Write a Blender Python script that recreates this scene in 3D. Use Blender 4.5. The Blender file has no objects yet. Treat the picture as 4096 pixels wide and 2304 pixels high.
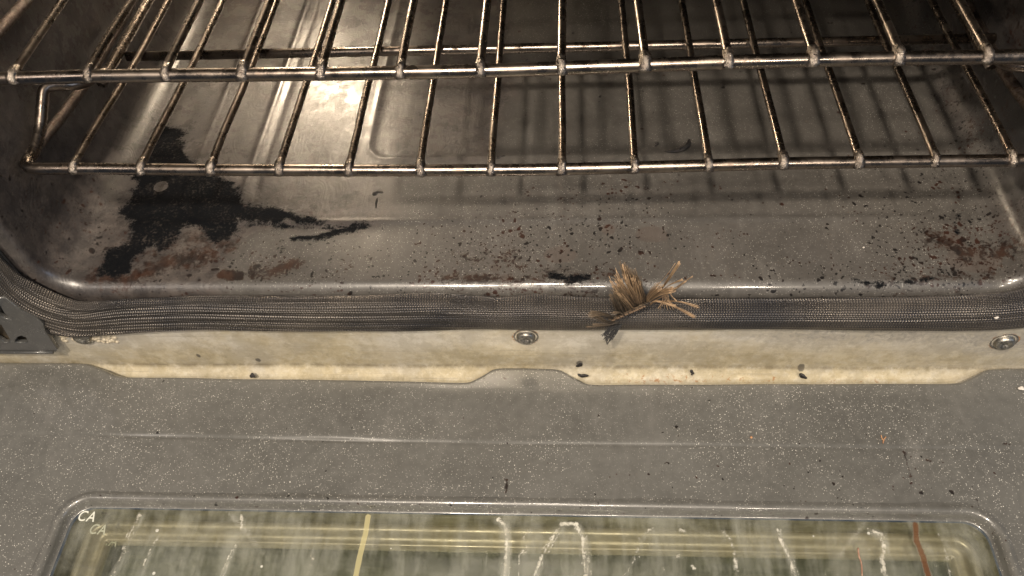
import bpy, bmesh, math, random
import numpy as np
from mathutils import Vector, Matrix

random.seed(11); rng = np.random.default_rng(5)
S = bpy.context.scene
# ---------------------------------------------------------------- camera
CAM = (.0011, -.3438, .3249); YAW, PITCH, ROLL, FPX = .1064, .9061, -.0860, 800.0
fwd = np.array([-math.sin(YAW)*math.cos(PITCH), math.cos(YAW)*math.cos(PITCH), -math.sin(PITCH)])
_r = np.array([math.cos(YAW), math.sin(YAW), 0.0]); _u = np.cross(_r, fwd)
RT = _r*math.cos(ROLL)+_u*math.sin(ROLL); UP = -_r*math.sin(ROLL)+_u*math.cos(ROLL)
cam = bpy.data.objects.new('camera', bpy.data.cameras.new('camera')); S.collection.objects.link(cam)
cam.matrix_world = Matrix([[RT[i], UP[i], -fwd[i], CAM[i]] for i in range(3)]+[[0, 0, 0, 1]])
cam.data.sensor_width = 36; cam.data.lens = 36*FPX/1024
cam.data.clip_start = .01; cam.data.clip_end = 50
S.camera = cam
# ---------------------------------------------------------------- world, room and fill lamps, exposure
W = bpy.data.worlds.new('World'); S.world = W; W.use_nodes = True
bg = W.node_tree.nodes['Background']; bg.inputs[0].default_value = (.62, .76, 1.0, 1); bg.inputs[1].default_value = .09
S.view_settings.view_transform = 'Standard'; S.view_settings.look = 'None'
S.view_settings.exposure = 0; S.view_settings.gamma = 1
def room_or_fill_lamp(x, y, z, w, r, col):
    l = bpy.data.lights.new('ceiling_or_fill_lamp', 'AREA'); l.shape = 'DISK'; l.size = 2*r; l.energy = w; l.color = col
    o = bpy.data.objects.new('ceiling_or_fill_lamp', l); S.collection.objects.link(o); o.location = (x, y, z)
    o.rotation_euler = (Vector((0, 0, 0))-Vector((x, y, z))).to_track_quat('-Z', 'Y').to_euler()
WARM = (1.0, .865, .71)
room_or_fill_lamp(-.30, -1.00, 1.56, 37, .05, WARM)
room_or_fill_lamp(.12, -1.33, 1.56, 13, .05, WARM)
room_or_fill_lamp(.62, -1.60, 1.45, 10, .055, (1, .86, .70))
room_or_fill_lamp(-.05, -.62, 1.62, 10, .05, WARM)
room_or_fill_lamp(-1.3, -.9, 1.2, 4, .25, (1.0, .88, .8))  # added soft warm fill from the left, unseen
room_or_fill_lamp(1.5, -.7, .9, 5.0, .35, (.62, .76, 1.0))       # added cool fill from the right, out of view

# ---------------------------------------------------------------- helpers
col = S.collection
def link(name, me, parent=None):
    o = bpy.data.objects.new(name, me); col.objects.link(o)
    if parent: o.parent = parent
    return o
def tag(o, label, cat, group=None):
    o['label'] = label; o['category'] = cat
    if group: o['group'] = group
def empty(name, loc, label, cat, group=None):
    o = link(name, None); o.location = loc; o.empty_display_size = .02; tag(o, label, cat, group); return o
def put(o, mat):
    o.data.materials.append(getattr(mat, 'm', mat)); return o
def child(name, me, parent, mat, local=False):
    """mesh given in world coordinates, parented to an empty that is only translated"""
    o = link(name, me, parent)
    root = parent
    off = Vector((0, 0, 0))
    while root: off += root.location; root = root.parent
    if not local: o.location = -off
    o.data.materials.append(getattr(mat, 'm', mat)); return o
def unp(px, py, ax, c):
    d = fwd+RT*(px-512)/FPX-UP*(py-288)/FPX
    t = (c-CAM[ax])/d[ax]; return np.array(CAM)+t*d
def dfl(x, y, z=-.078): return unp(x*.3975, y*.3975, 2, z)     # a point of the photo laid on a level surface
def dfr(x, y, c=-.036): return unp(x*.3975, y*.3975, 1, c)
def grid(name, P, N=None, attrs=None, smooth=True, flip=False, uv=None):
    """P: (nu,nv,3)"""
    nu, nv = P.shape[:2]
    idx = np.arange(nu*nv).reshape(nu, nv)
    q = np.stack([idx[:-1, :-1], idx[1:, :-1], idx[1:, 1:], idx[:-1, 1:]], -1).reshape(-1, 4)
    if flip: q = q[:, ::-1]
    me = bpy.data.meshes.new(name)
    me.vertices.add(nu*nv); me.vertices.foreach_set('co', P.reshape(-1).astype(np.float32))
    nf = len(q); me.loops.add(nf*4); me.loops.foreach_set('vertex_index', q.reshape(-1).astype(np.int32))
    me.polygons.add(nf); me.polygons.foreach_set('loop_start', np.arange(0, nf*4, 4, dtype=np.int32))
    me.polygons.foreach_set('loop_total', np.full(nf, 4, np.int32)); me.update(calc_edges=True)
    me.polygons.foreach_set('use_smooth', np.full(nf, smooth))
    if uv is not None:
        l = me.uv_layers.new(name='uv'); l.data.foreach_set('uv', uv.reshape(-1, 2)[q.reshape(-1)].reshape(-1).astype(np.float32))
    if attrs:
        for k, a in attrs.items():
            at = me.attributes.new(k, 'FLOAT', 'POINT'); at.data.foreach_set('value', a.reshape(-1).astype(np.float32))
    if N is not None:
        me.normals_split_custom_set_from_vertices(N.reshape(-1, 3).tolist())
    return me
def grid_normals(P):
    a = np.gradient(P, axis=0); b = np.gradient(P, axis=1); n = np.cross(a, b)
    return n/np.maximum(np.linalg.norm(n, axis=-1, keepdims=True), 1e-12)
def catmull(pts, n=6, closed=False):
    pts = [np.array(p, float) for p in pts]; out = []
    m = len(pts)
    for i in range(m-1):
        p0 = pts[max(i-1, 0)]; p1 = pts[i]; p2 = pts[i+1]; p3 = pts[min(i+2, m-1)]
        for k in range(n):
            t = k/n
            out.append(.5*((2*p1)+(-p0+p2)*t+(2*p0-5*p1+4*p2-p3)*t*t+(-p0+3*p1-3*p2+p3)*t**3))
    out.append(pts[-1]); return np.array(out)
def tube_into(bm, pts, r, seg=10, caps=True, tone=None):
    pts = [Vector(p) for p in pts]; n = len(pts); rings = []
    rr = r if hasattr(r, '__len__') else [r]*n
    up = None; ly = None if tone is None else (bm.verts.layers.float.get('tone') or bm.verts.layers.float.new('tone'))
    for i, p in enumerate(pts):
        t = (pts[min(i+1, n-1)]-pts[max(i-1, 0)]).normalized()
        if up is None:
            up = Vector((0, 0, 1)) if abs(t.z) < .9 else Vector((1, 0, 0))
        a = t.cross(up)
        if a.length < 1e-6: a = t.orthogonal()
        a.normalize(); b = a.cross(t).normalized(); up = b
        rings.append([bm.verts.new(p+(a*math.cos(2*math.pi*k/seg)+b*math.sin(2*math.pi*k/seg))*rr[i]) for k in range(seg)])
    if ly:
        for i, rg in enumerate(rings):
            for v in rg: v[ly] = tone*.45+.65*(i/n)**1.3
    for i in range(n-1):
        for k in range(seg):
            f = bm.faces.new([rings[i][k], rings[i+1][k], rings[i+1][(k+1) % seg], rings[i][(k+1) % seg]]); f.smooth = True
    if caps:
        bm.faces.new(rings[0][::1]); bm.faces.new(rings[-1][::-1])
def finish(bm, name, smooth=None):
    bmesh.ops.recalc_face_normals(bm, faces=bm.faces[:])
    me = bpy.data.meshes.new(name)
    if smooth is not None:
        for f in bm.faces: f.smooth = smooth
    bm.to_mesh(me); bm.free(); return me
def tube(name, pts, r, seg=12):
    bm = bmesh.new(); tube_into(bm, pts, r, seg); return finish(bm, name)
def box(name, x0, x1, y0, y1, z0, z1, bev=.0):
    bm = bmesh.new(); bmesh.ops.create_cube(bm, size=1)
    for v in bm.verts: v.co = Vector(((x0+x1)/2+v.co.x*(x1-x0), (y0+y1)/2+v.co.y*(y1-y0), (z0+z1)/2+v.co.z*(z1-z0)))
    if bev: bmesh.ops.bevel(bm, geom=bm.edges[:], offset=bev, segments=3, affect='EDGES')
    return finish(bm, name)
def blob(name, c, r, amp=.3, sub=2, seed=0):
    rd = random.Random(seed); bm = bmesh.new(); bmesh.ops.create_icosphere(bm, subdivisions=sub, radius=1)
    ks = [(rd.uniform(-3, 3), rd.uniform(-3, 3), rd.uniform(-3, 3), rd.uniform(0, 6)) for _ in range(5)]
    for v in bm.verts:
        d = 1+amp*sum(math.sin(v.co.x*a+v.co.y*b+v.co.z*c_+e) for a, b, c_, e in ks)/3
        v.co = Vector((c[0]+v.co.x*r[0]*d, c[1]+v.co.y*r[1]*d, c[2]+v.co.z*r[2]*d))
    return finish(bm, name, True)
def slab2d(name, outer, holes, thick, bev, to3):
    """flat plate with true holes; to3 maps (u,v,w) to the world"""
    cu = bpy.data.curves.new(name, 'CURVE'); cu.dimensions = '2D'; cu.fill_mode = 'BOTH'
    cu.extrude = thick/2; cu.bevel_depth = bev; cu.bevel_resolution = 2
    for poly in [outer]+holes:
        sp = cu.splines.new('POLY'); sp.points.add(len(poly)-1); sp.use_cyclic_u = True
        for q, (a, b) in zip(sp.points, poly): q.co = (a, b, 0, 1)
    o = bpy.data.objects.new(name, cu); col.objects.link(o)
    bpy.context.view_layer.update()
    me = bpy.data.meshes.new_from_object(o); bpy.data.objects.remove(o)
    for v in me.vertices: v.co = to3(*v.co)
    return me
def sd_poly(X, Y, poly):
    """signed distance (negative inside), vectorised"""
    poly = np.array([(p[0], p[1]) for p in poly]); d = np.full(X.shape, 1e9); s = np.ones(X.shape)
    n = len(poly)
    for i in range(n):
        a = poly[i]; b = poly[i-1]; ex, ey = b-a; wx, wy = X-a[0], Y-a[1]
        t = np.clip((wx*ex+wy*ey)/(ex*ex+ey*ey+1e-15), 0, 1)
        d = np.minimum(d, (wx-ex*t)**2+(wy-ey*t)**2)
        c1 = Y >= a[1]; c2 = Y < b[1]; c3 = ex*wy > ey*wx
        flip = (c1 & c2 & c3) | (~c1 & ~c2 & ~c3)
        s = np.where(flip, -s, s)
    return s*np.sqrt(d)
def sd_line(X, Y, pts, w):
    d = np.full(X.shape, 1e9)
    for (a, b) in zip(pts[:-1], pts[1:]):
        ex, ey = b[0]-a[0], b[1]-a[1]; wx, wy = X-a[0], Y-a[1]
        t = np.clip((wx*ex+wy*ey)/(ex*ex+ey*ey+1e-15), 0, 1)
        d = np.minimum(d, np.hypot(wx-ex*t, wy-ey*t))
    return d-w
def dens(sd, soft): return np.clip(.5-sd/soft, 0, 1)

# ---------------------------------------------------------------- material helpers
class M:
    def __init__(s, name):
        s.m = bpy.data.materials.new(name); s.m.use_nodes = True; s.t = s.m.node_tree; s.t.nodes.clear()
        s.out = s.n('ShaderNodeOutputMaterial'); s.p = s.n('ShaderNodeBsdfPrincipled')
        s.t.links.new(s.p.outputs[0], s.out.inputs[0]); s._c = None
    def n(s, ty, **k):
        x = s.t.nodes.new(ty)
        for a, b in k.items(): setattr(x, a, b)
        return x
    def set(s, inp, v):
        if isinstance(v, bpy.types.NodeSocket): s.t.links.new(v, inp)
        elif isinstance(v, (tuple, list)) and inp.type == 'RGBA': inp.default_value = (*v[:3], 1)
        else: inp.default_value = v
    def P(s, **k):
        for a, b in k.items(): s.set(s.p.inputs[a.replace('_', ' ')], b)
    def co(s):
        if s._c is None: s._c = s.n('ShaderNodeTexCoord').outputs['Object']
        return s._c
    def map(s, sc, rot=(0, 0, 0), src=None):
        x = s.n('ShaderNodeMapping'); s.set(x.inputs[0], src or s.co()); x.inputs['Scale'].default_value = sc; x.inputs['Rotation'].default_value = rot
        return x.outputs[0]
    def noise(s, scale, detail=4, rough=.6, vec=None, dist=0, out='Fac'):
        x = s.n('ShaderNodeTexNoise'); s.set(x.inputs['Vector'], vec or s.co()); x.inputs['Scale'].default_value = scale
        x.inputs['Detail'].default_value = detail; x.inputs['Roughness'].default_value = rough; x.inputs['Distortion'].default_value = dist
        return x.outputs[out]
    def vor(s, scale, feat='F1', vec=None):
        x = s.n('ShaderNodeTexVoronoi', feature=feat); s.set(x.inputs['Vector'], vec or s.co()); x.inputs['Scale'].default_value = scale
        return x
    def ma(s, op, a, b=0.0, c=0.0, clamp=False):
        x = s.n('ShaderNodeMath', operation=op, use_clamp=clamp)
        for i, v in enumerate((a, b, c)): s.set(x.inputs[i], v)
        return x.outputs[0]
    def ramp(s, v, lo, hi, a=0.0, b=1.0):
        x = s.n('ShaderNodeMapRange', interpolation_type='SMOOTHSTEP'); s.set(x.inputs[0], v)
        for i, q in enumerate((lo, hi, a, b)): s.set(x.inputs[i+1], q)
        return x.outputs[0]
    def mix(s, f, a, b):
        x = s.n('ShaderNodeMix', data_type='RGBA'); s.set(x.inputs[0], f); s.set(x.inputs[6], a); s.set(x.inputs[7], b); return x.outputs[2]
    def mixf(s, f, a, b):
        x = s.n('ShaderNodeMix', data_type='FLOAT'); s.set(x.inputs[0], f); s.set(x.inputs[2], a); s.set(x.inputs[3], b); return x.outputs[0]
    def attr(s, nm):
        return s.n('ShaderNodeAttribute', attribute_name=nm).outputs['Fac']
    def sep(s, c):
        x = s.n('ShaderNodeSeparateColor'); s.set(x.inputs[0], c); return x.outputs
    def bump(s, h, dist, strength=1.0, nrm=None):
        x = s.n('ShaderNodeBump'); s.set(x.inputs['Height'], h); x.inputs['Distance'].default_value = dist; s.set(x.inputs['Strength'], strength)
        if nrm: s.set(x.inputs['Normal'], nrm)
        return x.outputs[0]

def speckles(m, scale=860, prob=.76, rad=.30):
    v = m.vor(scale); c = m.sep(v.outputs['Color'])
    on = m.ma('GREATER_THAN', c[0], prob)
    dot = m.ramp(v.outputs['Distance'], rad, rad*.55)
    return m.ma('MULTIPLY', m.ma('MULTIPLY', dot, on), m.ma('ADD', .35, m.ma('MULTIPLY', c[1], .8)), clamp=True)

def enamel(name, base=(.085, .08, .075), rough=.34, dirt=True, fields=(), spk=.75, coat=.6):
    """dark porcelain enamel with pale flecks; optional stain and wall shade fields"""
    m = M(name)
    big = m.noise(9, 4, .6); fine = m.noise(160, 3, .6)
    colr = m.mix(m.ramp(big, .3, .7), tuple(b*.82 for b in base), tuple(b*1.15 for b in base))
    colr = m.mix(m.ramp(fine, .3, .7, 0, .25), colr, tuple(b*1.7 for b in base))
    sp = speckles(m); sp2 = speckles(m, 1050, .72, .33)
    spf = m.ma('MULTIPLY', m.ma('ADD', sp, m.ma('MULTIPLY', sp2, .5), clamp=True), spk)
    spf = m.ma('MULTIPLY', spf, m.ramp(m.ma('ADD', m.ma('MULTIPLY', m.noise(7, 5, .7, dist=.5), .7), m.ma('MULTIPLY', m.noise(60, 3, .7), .3)), .36, .60, .12, 1.0))
    wipe = m.noise(1, 4, .7, vec=m.map((60, 16, 20), (0, 0, .5)), dist=.3)
    colr = m.mix(m.ramp(wipe, .52, .75, 0, .22), colr, (.21, .20, .185))
    r = m.mixf(m.ramp(m.noise(35, 5, .65), .3, .7), rough*.85, rough*1.25)
    h = m.ma('ADD', m.ma('MULTIPLY', m.noise(420, 2, .5), .6), m.ma('MULTIPLY', m.noise(60, 2, .5), .6))
    bstr = .22
    f = set(fields)
    if 'wall_shade' in f:  # painted shade: enamel colour blended darker up the side walls
        gr = m.attr('wall_shade'); colr = m.mix(m.ma('MULTIPLY', gr, .8), colr, m.mix(m.ramp(m.noise(1, 4, .65, vec=m.map((40, 12, 40))), .35, .65), (.022, .023, .026), (.05, .048, .047)))
    if 'grease' in f:
        g = m.attr('grease')
        st = m.noise(1, 4, .7, vec=m.map((330, 75, 60), (0, 0, .25)), dist=.7)
        gm = m.ramp(m.ma('ADD', g, m.ma('MULTIPLY', m.ma('SUBTRACT', m.noise(22, 5, .65), .5), .9)), .35, .75)
        spf = m.ma('MULTIPLY', spf, m.mixf(gm, 1.0, .12))
        colr = m.mix(m.ma('MULTIPLY', gm, .8), colr, m.mix(m.ramp(m.noise(70, 5, .7), .35, .7), (.026, .022, .022), (.080, .067, .060)))
        r = m.mixf(gm, r, m.mixf(m.ramp(st, .35, .65), .30, .50))
        h = m.mixf(gm, h, m.ma('ADD', m.ma('ADD', m.ma('MULTIPLY', st, 2.2), m.ma('MULTIPLY', m.ma('SINE', m.ma('MULTIPLY', m.noise(7, 4, .6, dist=.8), 330)), .35)), m.ma('MULTIPLY', m.noise(170, 5, .7), 3.2)))
    if 'matte' in f:
        mt = m.ramp(m.ma('ADD', m.attr('matte'), m.ma('MULTIPLY', m.ma('SUBTRACT', m.noise(110, 3), .5), .35)), .42, .62)
        colr = m.mix(m.ma('MULTIPLY', mt, .6), colr, m.mix(m.noise(80, 4), (.05, .036, .030), (.10, .082, .070))); spf = m.ma('MULTIPLY', spf, m.mixf(mt, 1, .25)); r = m.mixf(mt, r, .55)
    if 'spat' in f:
        s_ = m.ma('MULTIPLY', m.attr('spat'), m.ramp(m.noise(38, 4, .7), .36, .60, .15, 1.55))
        dots = None
        for sc, thr, rd in ((260, .35, .34), (480, .45, .36), (150, .62, .27)):
            wv = m.n('ShaderNodeVectorMath', operation='ADD'); m.set(wv.inputs[0], m.co())
            nz = m.n('ShaderNodeTexNoise'); m.set(nz.inputs['Vector'], m.co()); nz.inputs['Scale'].default_value = sc*.9
            sv = m.n('ShaderNodeVectorMath', operation='SCALE'); m.set(sv.inputs[0], nz.outputs['Color']); sv.inputs['Scale'].default_value = 1.3/sc
            m.set(wv.inputs[1], sv.outputs[0])
            v = m.vor(sc, vec=wv.outputs[0]); c = m.sep(v.outputs['Color'])
            on = m.ma('GREATER_THAN', m.ma('SUBTRACT', s_, m.ma('MULTIPLY', c[0], 1.0)), 0.0)
            rr = m.ma('MULTIPLY', m.ma('ADD', .35, m.ma('MULTIPLY', c[1], .75)), rd)
            d = m.ma('MULTIPLY', on, m.ma('GREATER_THAN', rr, v.outputs['Distance']))
            dots = d if dots is None else m.ma('MAXIMUM', dots, d)
        colr = m.mix(m.ma('MULTIPLY', dots, .93), colr, m.mix(m.ramp(m.noise(40, 2), .45, .6), (.008, .007, .007), (.030, .012, .008)))
        spf = m.ma('MULTIPLY', spf, m.ma('SUBTRACT', 1, dots)); r = m.mixf(dots, r, .30); h = m.ma('ADD', h, m.ma('MULTIPLY', dots, 1.2))
    if 'brown' in f:
        br = m.ramp(m.ma('ADD', m.attr('brown'), m.ma('MULTIPLY', m.ma('SUBTRACT', m.noise(150, 8, .80, dist=.4), .5), 2.3)), .48, .66)
        colr = m.mix(m.ma('MULTIPLY', br, .9), colr, m.mix(m.ramp(m.noise(90, 4), .35, .65), (.008, .005, .0045), (.033, .015, .009)))
        spf = m.ma('MULTIPLY', spf, m.ma('SUBTRACT', 1, m.ma('MULTIPLY', br, .8))); h = m.ma('ADD', h, m.ma('MULTIPLY', br, .8))
    if 'char' in f:
        ch = m.ramp(m.ma('ADD', m.attr('char'), m.ma('MULTIPLY', m.ma('SUBTRACT', m.noise(85, 10, .86, dist=.3), .5), 2.0)), .42, .64)
        colr = m.mix(ch, colr, m.mix(m.ramp(m.ma('ADD', m.ma('MULTIPLY', m.noise(600, 2), .5), m.ma('MULTIPLY', m.noise(60, 6, .8), .5)), .52, .68), (.0035, .004, .005), (.036, .031, .028)))
        spf = m.ma('MULTIPLY', spf, m.mixf(ch, 1, .06)); r = m.mixf(ch, r, m.mixf(m.noise(200), .55, .85))
        h = m.mixf(ch, h, m.ma('ADD', m.ma('MULTIPLY', m.noise(250, 6, .75), 6.0), 3.0))
        m.P(Specular_IOR_Level=m.mixf(ch, .5, .06))
    colr = m.mix(spf, colr, (.85, .82, .74))
    m.P(Base_Color=colr, Roughness=r, Normal=m.bump(h, .00032, bstr), Coat_Weight=coat if 'char' not in f else m.mixf(ch, coat, .0), Coat_Roughness=.09 if 'grease' not in f else m.mixf(gm, .10, m.mixf(m.ramp(m.noise(55, 5, .7), .35, .65), .17, .42)))
    return m.m

def metal(name, c1, c2, rough, metallic=1.0, sc=60, bumpd=.0002, rust=0.0, stretch=(1, 1, 1)):
    m = M(name); v = m.map(stretch)
    n = m.noise(sc, 5, .65, vec=v); cc = m.mix(m.ramp(n, .35, .65), c1, c2); met = metallic; r = m.mixf(m.ramp(m.noise(sc*2.3, 4, .7, vec=v), .3, .7), rough*.7, rough*1.5)
    if name == 'rack_wire':
        k = m.ramp(m.noise(190, 5, .75), .50, .70); cc = m.mix(m.ma('MULTIPLY', k, .5), cc, (.085, .055, .038)); r = m.mixf(k, r, .42)
    if rust:
        k = m.ramp(m.noise(sc*2.1, 6, .75, vec=v), .72-rust, .80-rust)
        cc = m.mix(k, cc, (.075, .045, .028)); met = m.mixf(k, metallic, .6); r = m.mixf(k, r, .6)
    m.P(Base_Color=cc, Metallic=met, Roughness=r, Normal=m.bump(m.noise(sc*9, 3, .7, vec=v), bumpd, .6))
    return m.m

MAT_FLOOR = enamel('floor_enamel', base=(.072, .067, .061), rough=.36, spk=.45, fields=('grease', 'wall_shade', 'matte', 'spat', 'brown', 'char'))
MAT_WALL = enamel('wall_enamel', base=(.045, .046, .05), rough=.38, spk=.35)
MAT_DOOR = enamel('door_enamel', coat=.4, base=(.099, .097, .089), rough=.33, fields=('spat', 'brown'), spk=1.0)
MAT_FACE = enamel('face_enamel', base=(.05, .05, .048), rough=.3, spk=.25)
MAT_RACK = metal('rack_wire', (.205, .170, .142), (.275, .235, .20), .25, sc=26, rust=.0, bumpd=.0001)
MAT_BEAD = metal('weld_bead', (.15, .125, .105), (.36, .315, .27), .30, sc=260, bumpd=.0006)
MAT_GUIDE = metal('crusted_guide', (.10, .085, .07), (.2, .16, .14), .42, sc=220, bumpd=.0009, rust=.2)
MAT_SCREW = metal('screw_steel', (.22, .21, .19), (.45, .43, .38), .38, sc=300, rust=.1)

def strip_material():
    m = M('tarnished_strip')
    n1 = m.noise(1, 5, .65, vec=m.map((14, 14, 40))); n2 = m.noise(170, 6, .75); n3 = m.noise(1, 3, .5, vec=m.map((320, 40, 30)))
    c = m.mix(m.ramp(n1, .32, .68), (.58, .54, .46), (.72, .69, .62))
    c = m.mix(m.ramp(m.noise(11, 5, .7), .42, .66, 0, .7), c, (.56, .47, .28))
    c = m.mix(m.ma('MULTIPLY', m.attr('tarn'), m.ramp(m.noise(19, 5, .7), .3, .6, .25, .9)), c, m.mix(m.ramp(m.noise(80, 5, .75), .35, .65), (.56, .48, .31), (.70, .63, .46)))
    c = m.mix(m.ramp(n2, .5, .62, 0, .45), c, (.74, .70, .60)); c = m.mix(m.ramp(m.noise(45, 7, .8), .56, .44, 0, .35), c, (.33, .285, .19)); c = m.mix(m.ramp(m.noise(1, 3, .6, vec=m.map((9, 60, 900))), .60, .70, 0, .35), c, (.30, .27, .21))
    c = m.mix(m.ramp(n2, .46, .30, 0, .35), c, (.28, .235, .14))
    wr = m.attr('marble')
    c = m.mix(m.ma('MULTIPLY', wr, m.ramp(m.noise(130, 7, .8, dist=1.2), .42, .56)), c, m.mix(m.noise(300, 4), (.17, .155, .13), (.66, .62, .55)))
    pl = m.ramp(m.ma('ADD', m.attr('soot'), m.ma('MULTIPLY', m.ma('SUBTRACT', m.noise(220, 4), .5), .7)), .4, .65)
    c = m.mix(m.ma('MULTIPLY', pl, .8), c, (.09, .085, .08))
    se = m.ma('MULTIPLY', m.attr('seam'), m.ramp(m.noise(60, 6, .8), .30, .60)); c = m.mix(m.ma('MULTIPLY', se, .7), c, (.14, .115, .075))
    ru = m.ramp(m.ma('ADD', m.attr('rust'), m.ma('MULTIPLY', m.ma('SUBTRACT', m.noise(260, 5, .75), .5), 1.5)), .52, .7)
    c = m.mix(m.ma('MULTIPLY', ru, .75), c, (.36, .15, .04))
    m.P(Base_Color=c, Metallic=.35, Coat_Weight=.35, Coat_Roughness=.22, Roughness=m.mixf(n2, .28, .50), Normal=m.bump(m.ma('ADD', n2, m.ma('MULTIPLY', n3, .4)), .0004, .5))
    return m.m
MAT_STRIP = strip_material()

def gasket_material():
    m = M('woven_gasket')
    uvn = m.n('ShaderNodeUVMap', uv_map='uv').outputs[0]
    sx = m.n('ShaderNodeSeparateXYZ'); m.set(sx.inputs[0], uvn); u, v = sx.outputs[0], sx.outputs[1]   # u metres along, v metres round
    av = m.ma('ADD', m.ma('MULTIPLY', u, 2*math.pi/.0017), m.ma('MULTIPLY', m.ma('PINGPONG', m.ma('MULTIPLY', v, 1/.0021), 1.0), 2.6))
    w1 = m.ma('ADD', .5, m.ma('MULTIPLY', m.ma('SINE', av), .5))
    w2 = m.ma('ADD', .5, m.ma('MULTIPLY', m.ma('SINE', m.ma('MULTIPLY', v, 2*math.pi/.0021)), .5))
    h = m.ma('ADD', m.ma('MULTIPLY', w1, .7), m.ma('MULTIPLY', w2, .7))
    big = m.noise(16, 4, .6)
    c = m.mix(m.ramp(big, .35, .65), (.050, .050, .055), (.125, .112, .10))
    c = m.mix(m.ma('MULTIPLY', m.ramp(h, .75, 1.3), m.ramp(m.noise(28, 3), .38, .62, .25, .8)), c, (.34, .29, .235))
    c = m.mix(m.ramp(m.noise(420, 3), .69, .74, 0, .6), c, (.4, .36, .3))
    m.P(Base_Color=c, Roughness=m.mixf(m.ramp(m.noise(22, 4, .7), .35, .65), .26, .46), Metallic=.7, Normal=m.bump(h, .0008, .8), Specular_IOR_Level=.6)
    return m.m
MAT_GASKET = gasket_material()

# ================================================================= the oven
oven = empty('oven', (-.025, -.03, -.16), 'open grey speckled enamel oven with a burnt stained floor, woven door gasket and folded-down door', 'oven')
XL, XR, ZB, ZT, RC = -.342, .292, -.078, .262, .027
YF, YB = -.031, .44
def arc(cx, cz, r, a0, a1, n):
    return [(cx+r*math.cos(a), cz+r*math.sin(a), -math.cos(a), -math.sin(a)) for a in np.linspace(a0, a1, n)]
left = [(XL, z, 1, 0) for z in np.linspace(ZT-RC, ZB+RC, 50)[:-1]]
cl = arc(XL+RC, ZB+RC, RC, math.pi, 1.5*math.pi, 22)
fl = [(x, ZB, 0, 1) for x in np.linspace(XL+RC, XR-RC, 380)[1:-1]]
cr = arc(XR-RC, ZB+RC, RC, 1.5*math.pi, 2*math.pi, 22)
right = [(XR, z, -1, 0) for z in np.linspace(ZB+RC, ZT-RC, 50)[1:]]
per = np.array(left+cl+fl+cr+right)
i0 = len(left)+8; i1 = len(left)+len(cl)+len(fl)+len(cr)-8      # floor panel runs a little way up each curved corner
ys = np.concatenate([YF+.0+0*np.arange(0), np.linspace(-.0235, .13, 100), np.linspace(.13, YB, 90)[1:]])
roll = [(-.031, .0205), (-.031, .012), (-.031, .0085), (-.0307, .0068), (-.0300, .0050), (-.0288, .0033), (-.0272, .0018), (-.0255, .0007)]
prof = roll+[(y, 0.0) for y in ys]
Pg = np.zeros((len(per), len(prof), 3))
for j, (y, off) in enumerate(prof):
    Pg[:, j, 0] = per[:, 0]-per[:, 2]*off; Pg[:, j, 1] = y; Pg[:, j, 2] = per[:, 1]-per[:, 3]*off
X, Y = Pg[..., 0], Pg[..., 1]
def ridge(sd, w, h): return h*np.exp(-(sd/w)**2)
def rrect(X, Y, x0, x1, y0, y1, r):
    qx = np.abs(X-(x0+x1)/2)-(x1-x0)/2+r; qy = np.abs(Y-(y0+y1)/2)-(y1-y0)/2+r
    return np.hypot(np.maximum(qx, 0), np.maximum(qy, 0))+np.minimum(np.maximum(qx, qy), 0)-r
sdA = rrect(X, Y, -.275, .262, .0275, .41, .03)              # front step of the floor
sdB = rrect(X, Y, -.1425, .5, .094, .6, .014)                # pressed panel
H = .0014/(1+np.exp(sdA/.0022)) + ridge(sdA+.001, .0018, .0007)
H += -.0009/(1+np.exp(sdB/.0016)) + ridge(sdB-.003, .002, .0004)
st = np.clip((Y-.05)/.01, 0, 1)
H += st*(ridge(X+.230, .0026, .0011)-ridge(X+.2215, .003, .0007))
H0 = H
H += .0005*np.sin(X*19+1)*np.sin(Y*23)+.00025*np.sin(X*61+Y*37)
infl = np.zeros(len(per)); infl[len(left):len(left)+len(cl)+len(fl)+len(cr)] = 1
infl[len(left):len(left)+len(cl)] = np.linspace(0, 1, len(cl)); infl[len(left)+len(cl)+len(fl):len(left)+len(cl)+len(fl)+len(cr)] = np.linspace(1, 0, len(cr))
fy = np.clip((Y+.020)/.01, 0, 1)
D = (H*infl[:, None]*fy)
Pg[..., 0] += per[:, 2][:, None]*D; Pg[..., 2] += per[:, 3][:, None]*D
Ng = grid_normals(Pg); 
if Ng[len(per)//2, 60, 2] < 0: Ng = -Ng; FL = True
else: FL = False
# stain fields (read from the photograph, laid on the floor), and painted wall shade
def Q(*pts): return [dfl(*p)[:2] for p in pts]
char = np.zeros(X.shape)
body = Q((330, 440), (350, 430), (380, 370), (400, 320), (430, 312), (460, 330), (455, 380), (480, 410), (540, 440), (590, 470), (610, 520), (700, 525), (745, 545), (690, 562), (600, 560), (590, 590), (540, 615), (510, 575), (470, 570), (440, 605), (400, 640), (385, 615), (350, 640), (330, 680), (290, 700), (250, 690), (270, 630), (320, 610), (330, 560), (305, 540), (330, 490), (350, 470))
char = np.maximum(char, dens(sd_poly(X, Y, body)-.001, .020)); sdc = sd_poly(X, Y, body)
char = np.maximum(char, dens(sd_line(X, Y, Q((600, 565), (680, 568), (760, 572), (840, 572), (915, 562)), .0022), .012)*.82)
char = np.maximum(char, dens(sd_line(X, Y, Q((590, 525), (650, 532), (720, 548), (800, 562)), .0055), .015)*.80)
char = np.maximum(char, dens(sd_line(X, Y, Q((740, 600), (800, 595), (860, 580), (918, 570)), .0034), .010)*.90)
char = np.maximum(char, dens(sd_line(X, Y, Q((1390, 692), (1430, 702), (1475, 696)), .0036), .010)*.95)
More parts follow.
